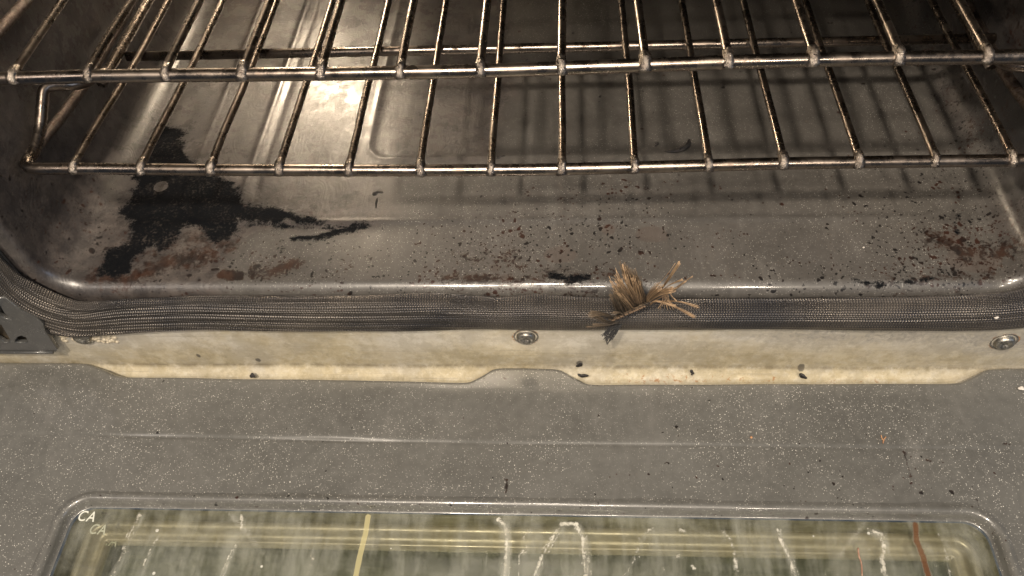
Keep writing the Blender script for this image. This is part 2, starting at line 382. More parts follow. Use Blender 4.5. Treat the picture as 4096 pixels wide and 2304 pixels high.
char = np.maximum(char, dens(sd_line(X, Y, Q((2415, 535), (2402, 560), (2408, 585)), .0013), .008))
char = np.maximum(char, dens(sd_line(X, Y, Q((2150, 705), (2215, 712), (2300, 708), (2350, 698)), .0018), .008)*.92)
for q, rr in (((405, 470), .0045), ((485, 600), .004)):
    c = Q(q)[0]; char = np.minimum(char, np.clip((np.hypot(X-c[0], Y-c[1])-rr)/.0016, 0, 1))
brown = np.zeros(X.shape)
for pts, w, s, k in ((((255, 690), (330, 700), (420, 660), (520, 645)), .011, .026, .84), (((560, 690), (600, 695)), .0045, .006, 1.0),
                  (((430, 610), (520, 600), (580, 620)), .008, .022, .78), (((640, 685), (690, 680), (740, 665)), .006, .018, .90), (((250, 715), (450, 705)), .002, .014, .45),
                  (((1140, 640), (1200, 655), (1290, 640), (1300, 690)), .005, .026, .76), (((1130, 705), (1260, 700), (1500, 712)), .006, .022, .80), (((1380, 690), (1530, 690)), .006, .020, .76),
                  (((2240, 712), (2330, 700), (2400, 690), (2460, 700), (2550, 650)), .007, .026, .74), (((2360, 600), (2430, 640), (2520, 640)), .011, .028, .80), (((2180, 715), (2260, 715)), .002, .006, .8),
                  (((600, 525), (730, 540)), .003, .012, .55)):
    brown = np.maximum(brown, dens(sd_line(X, Y, Q(*pts), w), s)*k)
matte = np.zeros(X.shape)
brown = np.maximum(brown, dens(np.abs(sdc-.001)-.004, .024)*.74*np.clip((.050-Y)/.03, 0.45, 1))
for (q, a, b) in (((1410, 640), .0135, .0085), ((1245, 676), .0048, .0045), ((1275, 700), .0065, .0040), ((2400, 612), .0085, .0125), ((2445, 655), .020, .0120), ((1640, 590), .013, .0085), ((1530, 578), .006, .006), ((490, 590), .005, .006)):
    c = Q(q)[0]; matte = np.maximum(matte, dens(np.hypot((X-c[0])/a, (Y-c[1])/b)-1, .5)*.62)
spat = np.full(X.shape, .015)
def sp(q, a, b, k):
    global spat
    c = Q(q)[0]; spat = np.maximum(spat, k*np.exp(-(((X-c[0])/a)**2+((Y-c[1])/b)**2)))
for a in (((1300, 640), .060, .030, .62), ((1440, 600), .06, .028, .48), ((1560, 500), .07, .014, .38), ((2420, 600), .050, .040, .95), ((2300, 690), .085, .014, .75), ((800, 660), .08, .03, .34),
          ((1250, 710), .09, .012, .66), ((450, 650), .07, .03, .50), ((2480, 520), .05, .05, .50), ((250, 600), .06, .05, .30), ((1800, 620), .16, .03, .10), ((520, 560), .07, .03, .40), ((1500, 740), .25, .006, .2)): sp(*a)
grease = np.clip((-.088-X)/.055, 0, 1)*.9
grease = np.maximum(grease, np.clip((-.01-X)/.06, 0, 1)*np.clip((Y-.07)/.03, 0, 1))
grease = grease*(1-.75*np.clip((.03-Y)/.02, 0, 1)*np.clip((X+.24)/.03, 0, 1))
grease = np.maximum(grease, np.clip((X-.255)/.03, 0, 1)*.55)
wall_shade = np.clip((per[:, 1]-ZB-.001)/.022, 0, 1)[:, None]*np.ones(X.shape)  # walls darken upward: shade put into the enamel colour
spat = np.maximum(spat, np.clip((X-.275)/.01, 0, 1)*.6)
A = dict(wall_shade=wall_shade, char=char, brown=brown, matte=matte, spat=spat, grease=grease)
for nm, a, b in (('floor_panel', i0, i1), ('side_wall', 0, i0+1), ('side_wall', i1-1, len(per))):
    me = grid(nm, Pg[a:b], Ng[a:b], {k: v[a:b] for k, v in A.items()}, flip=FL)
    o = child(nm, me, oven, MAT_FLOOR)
    if nm == 'floor_panel': floor = o; o['label'] = 'oven floor with black burnt patch at left and brown spatter along its front'
    elif a == 0: wall_l = o
    else: wall_r = o
child('back_wall', box('back_wall', XL-.002, XR+.002, YB-.004, YB+.01, ZB-.004, ZT+.02), oven, MAT_WALL)
child('roof', box('roof', XL-.002, XR+.002, YF+.001, YB-.006, ZT-.03, ZT+.02, .002), oven, MAT_WALL)
# oven lamp: glass cover on the back wall, lit
lm = M('lamp_glass'); lm.P(Base_Color=(1, .9, .75), Emission_Color=(1.0, .80, .57), Emission_Strength=135.0)
lamp = child('oven_lamp', blob('oven_lamp', (-.272, .425, .125), (.034, .018, .030), .02, 3), oven, lm.m)
bm = bmesh.new()
tube_into(bm, [(-.272+.038*math.cos(a), .434, .125+.038*math.sin(a)) for a in np.linspace(0, 2*math.pi, 33)], .003, 8, False)
child('lamp_ring', finish(bm, 'lamp_ring'), lamp, MAT_BEAD)
# front face plate round the opening
def plate(name, x0, x1, z0, z1, mat=MAT_FACE): return child(name, box(name, x0, x1, -.0345, -.0315, z0, z1, .0008), oven, mat)
plate('front_frame', -.44, XL-.0075, -.162, .32); plate('front_frame', XR+.0075, .39, -.162, .32)
plate('front_frame', XL-.0072, XR+.0072, -.162, ZB-.0125); plate('front_frame', XL-.0072, XR+.0072, ZT-.026, .32)

# guides on the side walls: crusted ridges with a stud at the front
for sx, xw, wall in ((1, XL, wall_l), (-1, XR, wall_r)):
    for z in (-.012, .058):
        bm = bmesh.new()
        x = xw+sx*.0085
        tube_into(bm, catmull([(xw-sx*.004, .020, z+.002), (xw+sx*.001, .035, z+.001), (xw+sx*.0045, .06, z), (x, .10, z), (x, .13, z), (x, .26, z), (x, .40, z), (xw+sx*.004, .43, z)], 5), .0036, 10)
        child('rack_guide', finish(bm, 'rack_guide'), wall, MAT_GUIDE)

# woven gasket: swept round the opening, edges measured from the photo
innB = [(-.2924, -.0822), (-.2587, -.0793), (-.2367, -.0776), (-.1839, -.0782), (-.1317, -.0783), (-.1056, -.0771), (-.0824, -.0763), (-.0597, -.0789), (-.0395, -.0814), (-.0166, -.0786), (.0086, -.0815), (.0463, -.0833), (.096, -.0834), (.145, -.083), (.217, -.082), (.2517, -.0800)]
outB = [(-.2924, -.1163), (-.2789, -.1151), (-.2501, -.1136), (-.1667, -.1146), (-.1115, -.1130), (-.0574, -.1105), (.0168, -.1113), (.0741, -.1100), (.1125, -.1093), (.1507, -.1095), (.2266, -.1111), (.26, -.1108)]
xs = np.linspace(-.2924, .2517, 60)
zi = np.interp(xs, *zip(*innB)); zo = np.interp(xs, *zip(*outB))
pairs = [((-.348, .27), (-.374, .27)), ((-.348, .15), (-.374, .15)), ((-.348, .05), (-.3742, .05)), ((-.3478, -.02), (-.374, -.035)), ((-.3478, -.040), (-.3735, -.066)), ((-.346, -.0555), (-.3725, -.090)),
         ((-.3400, -.0665), (-.3685, -.1070)), ((-.3310, -.0770), (-.3570, -.1175)), ((-.3210, -.0840), (-.3393, -.1216)), ((-.3060, -.0838), (-.3150, -.1190))]
pairs += [((x, a), (x, b)) for x, a, b in zip(xs, zi, zo)]
pairs += [((.270, -.0775), (.278, -.1095)), ((.284, -.0700), (.302, -.1040)), ((.2935, -.0580), (.318, -.088)), ((.2975, -.042), (.3235, -.062)), ((.298, -.01), (.324, -.02)), ((.298, .1), (.324, .1)), ((.298, .27), (.324, .27))]
ai = catmull([p[0] for p in pairs], 8); ao = catmull([p[1] for p in pairs], 8)
nu, nv = len(ai), 40
cum = np.concatenate([[0], np.cumsum(np.linalg.norm(np.diff((ai+ao)/2, axis=0), axis=1))])
Pk = np.zeros((nu, nv, 3)); UV = np.zeros((nu, nv, 2))
for i in range(nu):
    c = (ai[i]+ao[i])/2; h = (ai[i]-ao[i])/2; hw = np.linalg.norm(h)
    s = cum[i]; x = c[0]
    fold = np.interp(x, (-.36, -.26, -.12, -.05, .02, .2, .3), (1, 1, .75, .12, .05, .25, .3))
    bul = np.interp(x, (-.36, -.25, -.1, .3), (.0062, .0062, .0085, .0088))
    for j in range(nv):
        a = -math.pi*.62+2*math.pi*.62*j/(nv-1)
        rr = 1+fold*.026*math.sin(a*21+math.sin(s*24)*1.5)+.012*math.sin(s*70+a*2)
        off = -math.sin(a)*min(1, 1/math.sin(math.pi/2)) if abs(a) < math.pi/2 else -math.copysign(math.sin(abs(a)), a)
        Pk[i, j, 0] = c[0]+h[0]*off*rr; Pk[i, j, 2] = c[1]+h[1]*off*rr
        Pk[i, j, 1] = -.0365-bul*math.cos(a)*rr - fold*.0011*math.sin(off*15+math.sin(s*20))
        UV[i, j] = (s, hw*1.15*a)
gm = grid('gasket', Pk, uv=UV); bm = bmesh.new(); bm.from_mesh(gm); bmesh.ops.recalc_face_normals(bm, faces=bm.faces[:])
if sum(f.normal.y for f in bm.faces) > 0: bmesh.ops.reverse_faces(bm, faces=bm.faces[:])
bm.to_mesh(gm); bm.free()
o = child('gasket', gm, oven, MAT_GASKET); o['label'] = 'dark woven wire mesh gasket tube round the oven mouth'
# tan tarnished metal strip under the gasket with folded foot
px_ = np.linspace(-.438, .39, 450)
prf = [(-.0340, -.1105), (-.0342, -.1096), (-.0350, -.1093), (-.0358, -.1096), (-.0362, -.1104)]+[(-.0364, z) for z in np.linspace(-.112, -.1575, 28)]+[(-.0366, -.1592), (-.0374, -.1605), (-.0383, -.1618), (-.0402, -.1642), (-.0432, -.1678), (-.0462, -.1714), (-.049, -.1748), (-.0495, -.177), (-.0535, -.19)]
Ps = np.zeros((len(px_), len(prf), 3))
for j, (y, z) in enumerate(prf):
    Ps[:, j, 0] = px_; Ps[:, j, 1] = y; Ps[:, j, 2] = z-(px_+.0898)*.0058*np.interp(z, (-.155, -.115), (0, 1))+px_*.0018*np.interp(z, (-.157, -.12), (1, 0))
XX, ZZ = Ps[..., 0], Ps[..., 2]
Ps[..., 1] += .0003*np.sin(XX*40)*np.sin(ZZ*90)
marb = np.clip(np.exp(-((XX-.19)/.07)**2-((ZZ+.121)/.009)**2)*1.3+np.exp(-((XX-.29)/.04)**2-((ZZ+.13)/.014)**2)+1.6*np.exp(-((XX+.335)/.022)**2-((ZZ+.125)/.010)**2), 0, 1)
soot = np.zeros(XX.shape)
for q, a, b in (((650, 905), .0025, .003), ((1458, 912), .003, .004), ((2015, 920), .003, .004), ((500, 893), .002, .003)):
    c = dfr(*q); soot = np.maximum(soot, np.exp(-((XX-c[0])/a)**2-((ZZ-c[2])/b)**2))
rust = np.clip(1-np.abs(ZZ+.1670)/.008, 0, 1)*np.interp(XX, (-.4, .0, .05, .2, .3), (.25, .3, .62, .5, .3))
for x0 in (-.0251, .2892, -.3378): rust = np.maximum(rust, .75*np.exp(-((np.hypot(XX-x0, ZZ+.1235-(x0 > .2)*-.0041)-.0085)/.0016)**2))
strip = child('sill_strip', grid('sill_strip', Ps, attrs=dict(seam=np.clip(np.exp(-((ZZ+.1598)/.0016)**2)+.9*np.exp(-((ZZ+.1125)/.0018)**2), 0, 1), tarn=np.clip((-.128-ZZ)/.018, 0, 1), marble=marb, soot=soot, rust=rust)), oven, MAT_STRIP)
strip['label'] = 'tan tarnished metal strip below the gasket'
def screw(x, z, melted=False):
    bm = bmesh.new(); seg = 40
    rings = []
    for r, y in ((.0088, -.0363), (.0084, -.0371), (.0074, -.0366), (.0066, -.0360), (.0064, -.0372), (.0062, -.0386), (.0056, -.0396), (.0045, -.0401), (.0030, -.0398), (.0022, -.0388), (.0004, -.0384)):
        ring = []
        for k in range(seg):
            a = 2*math.pi*k/seg; rr = r
            if r < .0035: rr = r*(.62+.38*abs(math.cos(a*2+.5)))
            ring.append(bm.verts.new((x+rr*math.cos(a), y, z+rr*math.sin(a))))
        rings.append(ring)
    for a, b in zip(rings[:-1], rings[1:]):
        for k in range(seg): bm.faces.new((a[k], b[k], b[(k+1) % seg], a[(k+1) % seg])).smooth = True
    bm.faces.new(rings[-1])
    return child('screw', finish(bm, 'screw'), strip, MAT_SCREW)
screw(-.0251, -.1232); screw(.2892, -.1276); screw(-.3378, -.1238)
# melted bubbly crust beside the leftmost screw
crust_m = M('crust'); n = crust_m.noise(500, 3); crust_m.P(Base_Color=crust_m.mix(n, (.30, .25, .17), (.62, .56, .44)), Roughness=.4)
bm = bmesh.new(); rd = random.Random(4)
for k in range(150):
    x = -.3545+rd.random()**1.2*.040; z = -.1140-rd.random()*.0155-(x+.3545)*.05
    if z > -.1135-(x+.35)*.25: z -= .003
    r = rd.uniform(.0006, .0017)
    mt = Matrix.Translation((x, -.0366, z)) @ Matrix.Diagonal((r, r*.7, r, 1))
    bmesh.ops.create_icosphere(bm, subdivisions=2, radius=1, matrix=mt)
child('melted_crust', finish(bm, 'melted_crust', True), strip, crust_m.m)['label'] = 'pale bubbly melted crust on the left end of the strip'

# hinge bracket at the left end
def PB(*pts): return [(float(dfr(x/2.898*.629, (1000+y/2.898*1.0/1.0*1.0)*.629 if False else (1000+y/2.898)*.629, -.044)[0]), float(dfr(x/2.898*.629, (1000+y/2.898)*.629, -.044)[2])) for x, y in pts]
outer = PB((-160, 560), (60, 560), (230, 690), (420, 780), (490, 850), (510, 930), (560, 1010), (660, 1150), (640, 1172), (100, 1180), (-160, 1180))
h1 = PB((-60, 640), (10, 640), (60, 730), (150, 790), (140, 812), (60, 800), (-60, 740)); h2 = PB((200, 1000), (250, 985), (310, 1010), (335, 1065), (300, 1080), (170, 1078), (160, 1050))
h3 = PB((-60, 850), (20, 860), (80, 960), (130, 1040), (120, 1075), (60, 1080), (-60, 1000))
me = slab2d('hinge_bracket', outer, [h1, h2, h3], .0024, .0006, lambda u, v, w: Vector((u, -.0425+w, v)))
brk = child('hinge_bracket', me, oven, MAT_FACE); brk['label'] = 'dark slotted hinge bracket at the left end of the strip'
zb_ = PB((300, 1176))[0][1]; xe_ = PB((640, 1168))[0][0]
child('hinge_pocket', box('hinge_pocket', -.43, xe_-.012, -.0400, -.0368, zb_+.004, -.103), brk, metal('soot_metal', (.02, .018, .016), (.10, .08, .055), .5, metallic=.4, sc=90))
child('bracket_foot', tube('bracket_foot', [(-.42, -.0448, zb_), (-.3800, -.0448, zb_), (xe_-.0015, -.0448, zb_+.0003)], .0011, 8), brk, MAT_FACE)

# ---------------------------------------------------------------- door panel (folded down, level)
ZD = -.155
edge_pts = [(-.46, -.0362), (-.4171, -.0363), (-.356, -.0368), (-.3494, -.0373), (-.3337, -.0430), (-.3250, -.0470), (-.3181, -.0484), (-.30, -.0488), (-.19, -.0498), (-.075, -.0513), (-.0659, -.0511), (-.0565, -.0455), (-.0505, -.0408), (-.0450, -.0397), (-.0258, -.0396), (-.0060, -.0400), (-.0005, -.0412), (.0065, -.0462), (.0160, -.0518), (.024, -.0525), (.14, -.0512), (.2600, -.0500), (.2680, -.0493), (.2783, -.0444), (.2880, -.0392), (.2940, -.0385), (.3133, -.0379), (.42, -.0375)]
ex_, ey_ = zip(*edge_pts)
def yedge(x):
    x = np.asarray(x); return (np.interp(x-.002, ex_, ey_)+np.interp(x, ex_, ey_)*2+np.interp(x+.002, ex_, ey_))/4
WX0, WX1, WY1, WY0, WR = -.3215, .2585, -.1440, -.452, .0150      # opening of the window
def wtop(x, off):
    """outline of the window (grown by off) as y for a column x; side columns stop at the corner centre"""
    x = np.asarray(x, float); r = WR+off; a = WX0+WR; b = WX1-WR
    d = np.where(x < a, a-x, np.where(x > b, x-b, 0)); return np.where(d < r, (WY1-WR)+np.sqrt(np.maximum(r*r-d*d, 0)), WY1-WR)
RIMW = .0065
th = np.linspace(0, math.pi/2, 18)
xcl = (WX0+WR)-(WR+RIMW)*np.cos(th); xcr = (WX1-WR)+(WR+RIMW)*np.sin(th)
colx = np.unique(np.concatenate([np.linspace(-.44, xcl[0], 60), xcl, np.linspace(xcl[-1], xcr[0], 300), xcr, np.linspace(xcr[-1], .39, 60)]).round(6))
colx = np.sort(np.unique(np.concatenate([colx, *[np.linspace(a, b, 14) for a, b in ((-.352, -.314), (-.07, -.043), (-.007, .02), (.264, .295))]]).round(6)))
rollp = [(.0030, .020), (.0032, .008), (.0030, .0042), (.0026, .0024), (.0019, .0012), (.0010, .0004)]      # (outward, down)
def door_h(x, y):
    c = -.0955-.0035*np.clip((x+.37)/.35, 0, 1)
    c = c-.002*np.clip((-.37-x)/.04, 0, 1)
    t = y-c
    h = (.0008/(1+np.exp(-t/.0008))-.0008*np.exp(-((t+.0012)/.0010)**2))*np.clip((x+.41)/.05, .0, 1)*(.5+1.0*np.exp(-((x+.155)/.035)**2)+.5*np.exp(-((x+.28)/.03)**2))
    h += .0005*np.sin(x*17+.4)*np.exp(-(t/.02)**2)
    h += .00035*np.sin(x*31)*np.sin(y*60)+.0002*np.sin(x*77+y*50)
    return h-.0009
ye = yedge(colx); yw = wtop(colx, RIMW); sl = np.gradient(ye, colx)
nrm = np.stack([-sl, np.ones_like(sl)], -1); nrm /= np.linalg.norm(nrm, axis=1)[:, None]
vv = np.concatenate([np.linspace(0, 1, 95)**1.0])
Pd = np.zeros((len(colx), len(rollp)+len(vv), 3))
for j, (o_, d_) in enumerate(rollp):
    Pd[:, j, 0] = colx+nrm[:, 0]*(o_-.0032); Pd[:, j, 1] = ye+nrm[:, 1]*(o_-.0032); Pd[:, j, 2] = ZD-d_+door_h(colx, ye)
for j, t in enumerate(vv):
    yy = (ye-.0034)*(1-t)+yw*t
    Pd[:, len(rollp)+j, 0] = colx; Pd[:, len(rollp)+j, 1] = yy
    Pd[:, len(rollp)+j, 2] = ZD+door_h(colx, yy)*1.0
Xd, Yd = Pd[..., 0], Pd[..., 1]
def QD(*pts): return [dfl(p[0], p[1], ZD)[:2] for p in pts]
bd = np.zeros(Xd.shape); sd_ = np.full(Xd.shape, .004)
for pts, w, s, k in ((((1273, 1205), (1274, 1225), (1270, 1240)), .0010, .002, 1.0), (((1271, 1250), (1268, 1262)), .0006, .0015, .9), (((2275, 1132), (2288, 1170), (2297, 1200)), .0010, .003, .85), (((2296, 1200), (2308, 1232)), .0016, .005, .62),
                  (((2380, 1178), (2386, 1200)), .0005, .002, .7), (((2455, 1245), (2465, 1275)), .0010, .004, .66), (((2525, 1115), (2545, 1116)), .0006, .002, .9), (((1663, 1180), (1668, 1186)), .0008, .002, .8), (((1640, 1220), (1650, 1245)), .0008, .004, .6), (((2030, 1260), (2050, 1262)), .0015, .006, .6),
                  (((2332, 1154), (2340, 1158)), .0008, .002, 1.0), (((2368, 1160), (2378, 1164)), .0008, .002, 1.0)):
    bd = np.maximum(bd, dens(sd_line(Xd, Yd, QD(*pts), w), s)*k)
c = QD((2100, 1230))[0]; sd_ = np.maximum(sd_, .05*np.exp(-((Xd-c[0])/.12)**2-((Yd-c[1])/.03)**2))
door = child('door_panel', grid('door_panel', Pd, attrs=dict(brown=bd, spat=sd_), flip=True), oven, MAT_DOOR)
door['label'] = 'folded-down inner door panel in grey speckled enamel'
def rect_grid(name, x0, x1, y0, y1, nx, ny, z, parent, mat):
    xx, yy = np.meshgrid(np.linspace(x0, x1, nx), np.linspace(y0, y1, ny), indexing='ij')
    P = np.stack([xx, yy, z+door_h(xx, yy)], -1); zr = np.zeros(xx.shape)
    return child(name, grid(name, P, attrs=dict(brown=zr, spat=zr+.004)), parent, mat)
yc = WY1-WR
rect_grid('door_side', -.44, WX0-RIMW, WY0-.05, yc, 30, 60, ZD, door, MAT_DOOR); rect_grid('door_side', WX1+RIMW, .39, WY0-.05, yc, 30, 60, ZD, door, MAT_DOOR)
rect_grid('door_bottom', WX0-RIMW, WX1+RIMW, WY0-.05, WY0-RIMW, 60, 10, ZD, door, MAT_DOOR)
def rr_path(x0, x1, y0, y1, r, n=14):
    out = []
    for cx, cy, a0 in ((x1-r, y1-r, 0), (x0+r, y1-r, 90), (x0+r, y0+r, 180), (x1-r, y0+r, 270)):
        for a in np.linspace(a0, a0+90, n): out.append((cx, cy, math.cos(math.radians(a)), math.sin(math.radians(a)), r))
    res = []
    m = len(out)
    for i in range(m):
        a, b = out[i], out[(i+1) % m]; res.append(a)
        pa = np.array([a[0]+r*a[2], a[1]+r*a[3]]); pb = np.array([b[0]+r*b[2], b[1]+r*b[3]]); L = np.linalg.norm(pb-pa)
        if L > .03:
            for k in range(1, 40): t = k/40; res.append((a[0]+(b[0]-a[0])*t, a[1]+(b[1]-a[1])*t, a[2], a[3], r))
    return res
def ring_sweep(name, path, prof):
    n = len(path); P = np.zeros((n+1, len(prof), 3))
    for i in range(n+1):
        cx, cy, nx, ny, r = path[i % n]
        for j, (o_, z) in enumerate(prof): P[i, j] = (cx+nx*(r+o_), cy+ny*(r+o_), z)
    me = grid(name, P, attrs=dict(brown=np.full(P.shape[:2], .0), spat=np.full(P.shape[:2], .06))); bm = bmesh.new(); bm.from_mesh(me)
    bmesh.ops.remove_doubles(bm, verts=bm.verts[:], dist=1e-6)
    bm.to_mesh(me); bm.free(); return me
wp = rr_path(WX0, WX1, WY0, WY1, WR)
rp = [(RIMW+.0012, ZD-.0012), (RIMW, ZD-.0009), (.0056, ZD-.0006), (.0046, ZD-.0001), (.0036, ZD+.0001)]+[(.0034-.0034*math.sin(math.radians(a)), ZD-.0033+.0034*math.cos(math.radians(a))) for a in (6, 14, 22, 30, 38, 46, 55, 65, 78, 90)]+[(-.0003, ZD-.0070), (-.0008, ZD-.0080), (-.0016, ZD-.0083)]
rim = child('window_rim', ring_sweep('window_rim', wp, rp), door, MAT_DOOR)
# frame steps under the glass
olive = metal('olive_spacer', (.11, .105, .075), (.20, .19, .13), .5, metallic=.35, sc=70, stretch=(.4, 1, 1), rust=.06)
beige = metal('beige_spacer', (.25, .23, .17), (.34, .31, .235), .42, metallic=.4, sc=60, stretch=(.3, 1, 1))
zg = ZD-.0085
fr = child('spacer_frame', ring_sweep('spacer_frame', wp, [(-.0012, zg-.0032), (-.0012, zg-.0185), (-.0020, zg-.0198)]), door, olive)
child('spacer_lip', ring_sweep('spacer_lip', wp, [(-.0020, zg-.0198), (-.0032, zg-.0186), (-.0048, zg-.0182), (-.0066, zg-.0186), (-.0074, zg-.0200), (-.0076, zg-.0250), (-.0096, zg-.0262), (-.0120, zg-.0264), (-.0132, zg-.0258), (-.0140, zg-.0272), (-.0140, zg-.0350)]), fr, beige)
# glass panes
xa = np.linspace(WX0-.002, WX1+.002, 600); ya = np.concatenate([np.linspace(WY0-.002, -.215, 30)[:-1], np.linspace(-.215, WY1+.002, 75)])
xx, yy = np.meshgrid(xa, ya, indexing='ij')
def QG(*pts): return [dfl(p[0], p[1], zg)[:2] for p in pts]
drip = np.zeros(xx.shape); brn = np.zeros(xx.shape); yel = np.zeros(xx.shape); halo = np.zeros(xx.shape)
PXM = .00072
for pts, w, k in ((((352, 1295), (345, 1312), (330, 1335), (305, 1400), (280, 1449), (262, 1500)), 3.2, .85), (((400, 1345), (385, 1370), (365, 1410), (345, 1460)), 3.0, .85), (((608, 1298), (608, 1335), (600, 1360), (575, 1400), (550, 1460)), 2.6, .95), (((470, 1352), (455, 1400), (448, 1460)), 2, .7),
                  (((345, 1330), (335, 1360), (300, 1449)), 2.5, .6), (((640, 1400), (620, 1449)), 1.5, .6), (((1250, 1305), (1270, 1320), (1275, 1360), (1272, 1420), (1266, 1470)), 5.5, .9), (((1330, 1330), (1318, 1352), (1325, 1375), (1305, 1400), (1304, 1460)), 3, .85),
                  (((1412, 1318), (1450, 1318)), 7, 1.0), (((1405, 1330), (1385, 1362), (1362, 1405), (1340, 1460)), 4.2, .9), (((1452, 1325), (1466, 1352), (1468, 1400), (1476, 1470)), 5, .95), (((1640, 1330), (1608, 1352), (1605, 1380), (1590, 1420), (1560, 1460)), 2.4, .8),
                  (((1640, 1330), (1632, 1333)), 5, 1.0), (((1712, 1333), (1722, 1336)), 5.5, 1.0), (((1735, 1440), (1748, 1470)), 2, .7), (((1815, 1335), (1832, 1350), (1848, 1395), (1853, 1460)), 3, .85), (((1955, 1330), (1965, 1362), (1985, 1400), (2004, 1460)), 4, .95), (((2190, 1335), (2212, 1342), (2222, 1362), (2220, 1410), (2228, 1460)), 4.0, .95),
                  (((2196, 1336), (2204, 1338)), 6, 1.0), (((2355, 1335), (2375, 1370), (2392, 1460)), 3, .75), (((2330, 1410), (2345, 1449)), 2, .6), (((780, 1380), (785, 1405), (772, 1449)), 2.5, .8), (((1256, 1302), (1250, 1310)), 6, 1.0), (((350, 1293), (354, 1298)), 5, 1.0), (((606, 1296), (608, 1306)), 4.5, 1.0),
                  (((1370, 1375), (1362, 1382)), 3, .9), (((1345, 1380), (1350, 1384)), 3, .9), (((1700, 1402), (1710, 1398)), 4.5, 1.0), (((1742, 1425), (1746, 1430)), 3.8, 1.0), (((1668, 1428), (1670, 1432)), 3.5, 1.0), (((2185, 1380), (2188, 1384)), 3.2, .9), (((1222, 1440), (1232, 1425)), 2.5, .8), (((1148, 1384), (1152, 1386)), 2.5, .85), (((640, 1362), (560, 1385)), 1.6, .5), (((722, 1352), (712, 1360)), 2.5, .7), (((1088, 1380), (1090, 1382)), 2.2, .8)):
    drip = np.maximum(drip, dens(sd_line(xx, yy, QG(*pts), w*PXM*.22), .0040)*k)
    if len(pts) > 2:
        for sg in (-1, 1, 1.8):
            o_ = sg*(2.5+w*.7)+float(rng.normal(0, 1.5)); cut = int(rng.integers(0, 2))
            q = [(a+o_+float(rng.normal(0, 2.2)), b+float(rng.normal(0, 3))) for a, b in pts[cut:]]
            drip = np.maximum(drip, dens(sd_line(xx, yy, QG(*q), w*PXM*.10), .0032)*k*float(rng.uniform(.7, 1.0))); halo = np.maximum(halo, dens(sd_line(xx, yy, QG(*[(q[0]+4, q[1]+6) for q in pts]), w*PXM*.7), .016)*k)
for pts, w, k in ((((2303, 1318), (2306, 1360), (2322, 1400), (2338, 1460)), 6.5, 1.0), (((2150, 1330), (2154, 1334)), 3, .8), (((650, 1250), (650, 1251)), 1, .0)):
    brn = np.maximum(brn, dens(sd_line(xx, yy, QG(*pts), w*PXM*.42), .0026)*k)
for pts, w, k in ((((926, 1300), (920, 1340), (905, 1400), (893, 1460)), 6, 1.0), (((2118, 1310), (2122, 1400), (2130, 1449)), 8, .30), (((955, 1345), (945, 1449)), 5, .3), (((800, 1335), (795, 1340)), 14, .0)):
    yel = np.maximum(yel, dens(sd_line(xx, yy, QG(*pts), w*PXM*.42), .0012)*k)
def glass_mat(nm, dirty=True):
    m = M(nm); t = m.t
    fz = m.n('ShaderNodeFresnel'); fz.inputs[0].default_value = 1.5
    tr = m.n('ShaderNodeBsdfTransparent'); tr.inputs[0].default_value = (.95, .957, .925, 1)
    gl = m.n('ShaderNodeBsdfGlossy'); gl.inputs['Roughness'].default_value = .04
    mx = m.n('ShaderNodeMixShader'); m.set(mx.inputs[0], fz.outputs[0]); t.links.new(tr.outputs[0], mx.inputs[1]); t.links.new(gl.outputs[0], mx.inputs[2])
    n1 = m.noise(26, 6, .7, dist=.4); n2 = m.noise(1, 4, .7, vec=m.map((90, 14, 1), (0, 0, .2)))
    film = m.ma('MULTIPLY', m.ramp(m.ma('ADD', m.ma('MULTIPLY', n1, .6), m.ma('MULTIPLY', n2, .5)), .42, .80), .42)
    if dirty:
        nz = m.ma('MULTIPLY', m.ma('SUBTRACT', m.noise(200, 7, .82, dist=.4), .5), 1.3)
        dr = m.ramp(m.ma('ADD', m.attr('drip'), nz), .30, .66)
        sp_ = m.vor(150); cc = m.sep(sp_.outputs['Color']); dots = m.ma('MULTIPLY', m.ma('GREATER_THAN', cc[0], .91), m.ma('LESS_THAN', sp_.outputs['Distance'], m.ma('MULTIPLY', cc[1], .17)))
        br = m.ramp(m.ma('ADD', m.attr('brn'), m.ma('MULTIPLY', nz, 1.0)), .34, .8)
        ye_ = m.ramp(m.ma('ADD', m.attr('yel'), m.ma('MULTIPLY', nz, .45)), .3, .75)
        halo = m.ma('MULTIPLY', m.ramp(m.ma('ADD', m.attr('halo'), m.ma('MULTIPLY', m.ma('SUBTRACT', n2, .5), 1.0)), .25, .8), .55)
        film = m.ma('MAXIMUM', film, halo)
        fac = m.ma('MAXIMUM', m.ma('MAXIMUM', m.ma('MULTIPLY', m.ma('MAXIMUM', dr, dots), m.ramp(m.noise(160, 5, .75), .3, .62, .42, .90)), m.ma('MULTIPLY', br, .72)), m.ma('MAXIMUM', m.ma('MULTIPLY', ye_, .62), film))
        c = m.mix(dr, m.mix(dots, (.42, .425, .37), (.60, .60, .54)), m.mix(m.noise(40, 2), (.58, .53, .44), (.74, .75, .66)))
        c = m.mix(ye_, c, (.52, .47, .25)); c = m.mix(br, c, (.12, .045, .015))
        hgt = m.ma('MAXIMUM', dr, br)
    else: fac = m.ma('MULTIPLY', film, .45); c = (.34, .35, .28); hgt = film
    df = m.n('ShaderNodeBsdfPrincipled'); m.set(df.inputs['Base Color'], c); df.inputs['Roughness'].default_value = .5
    m.set(df.inputs['Normal'], m.bump(hgt, .0005, .6))
    m2 = m.n('ShaderNodeMixShader'); m.set(m2.inputs[0], fac); t.links.new(mx.outputs[0], m2.inputs[1]); t.links.new(df.outputs[0], m2.inputs[2])
    t.links.new(m2.outputs[0], m.out.inputs[0]); return m.m
P = np.stack([xx, yy, np.full(xx.shape, zg)], -1)
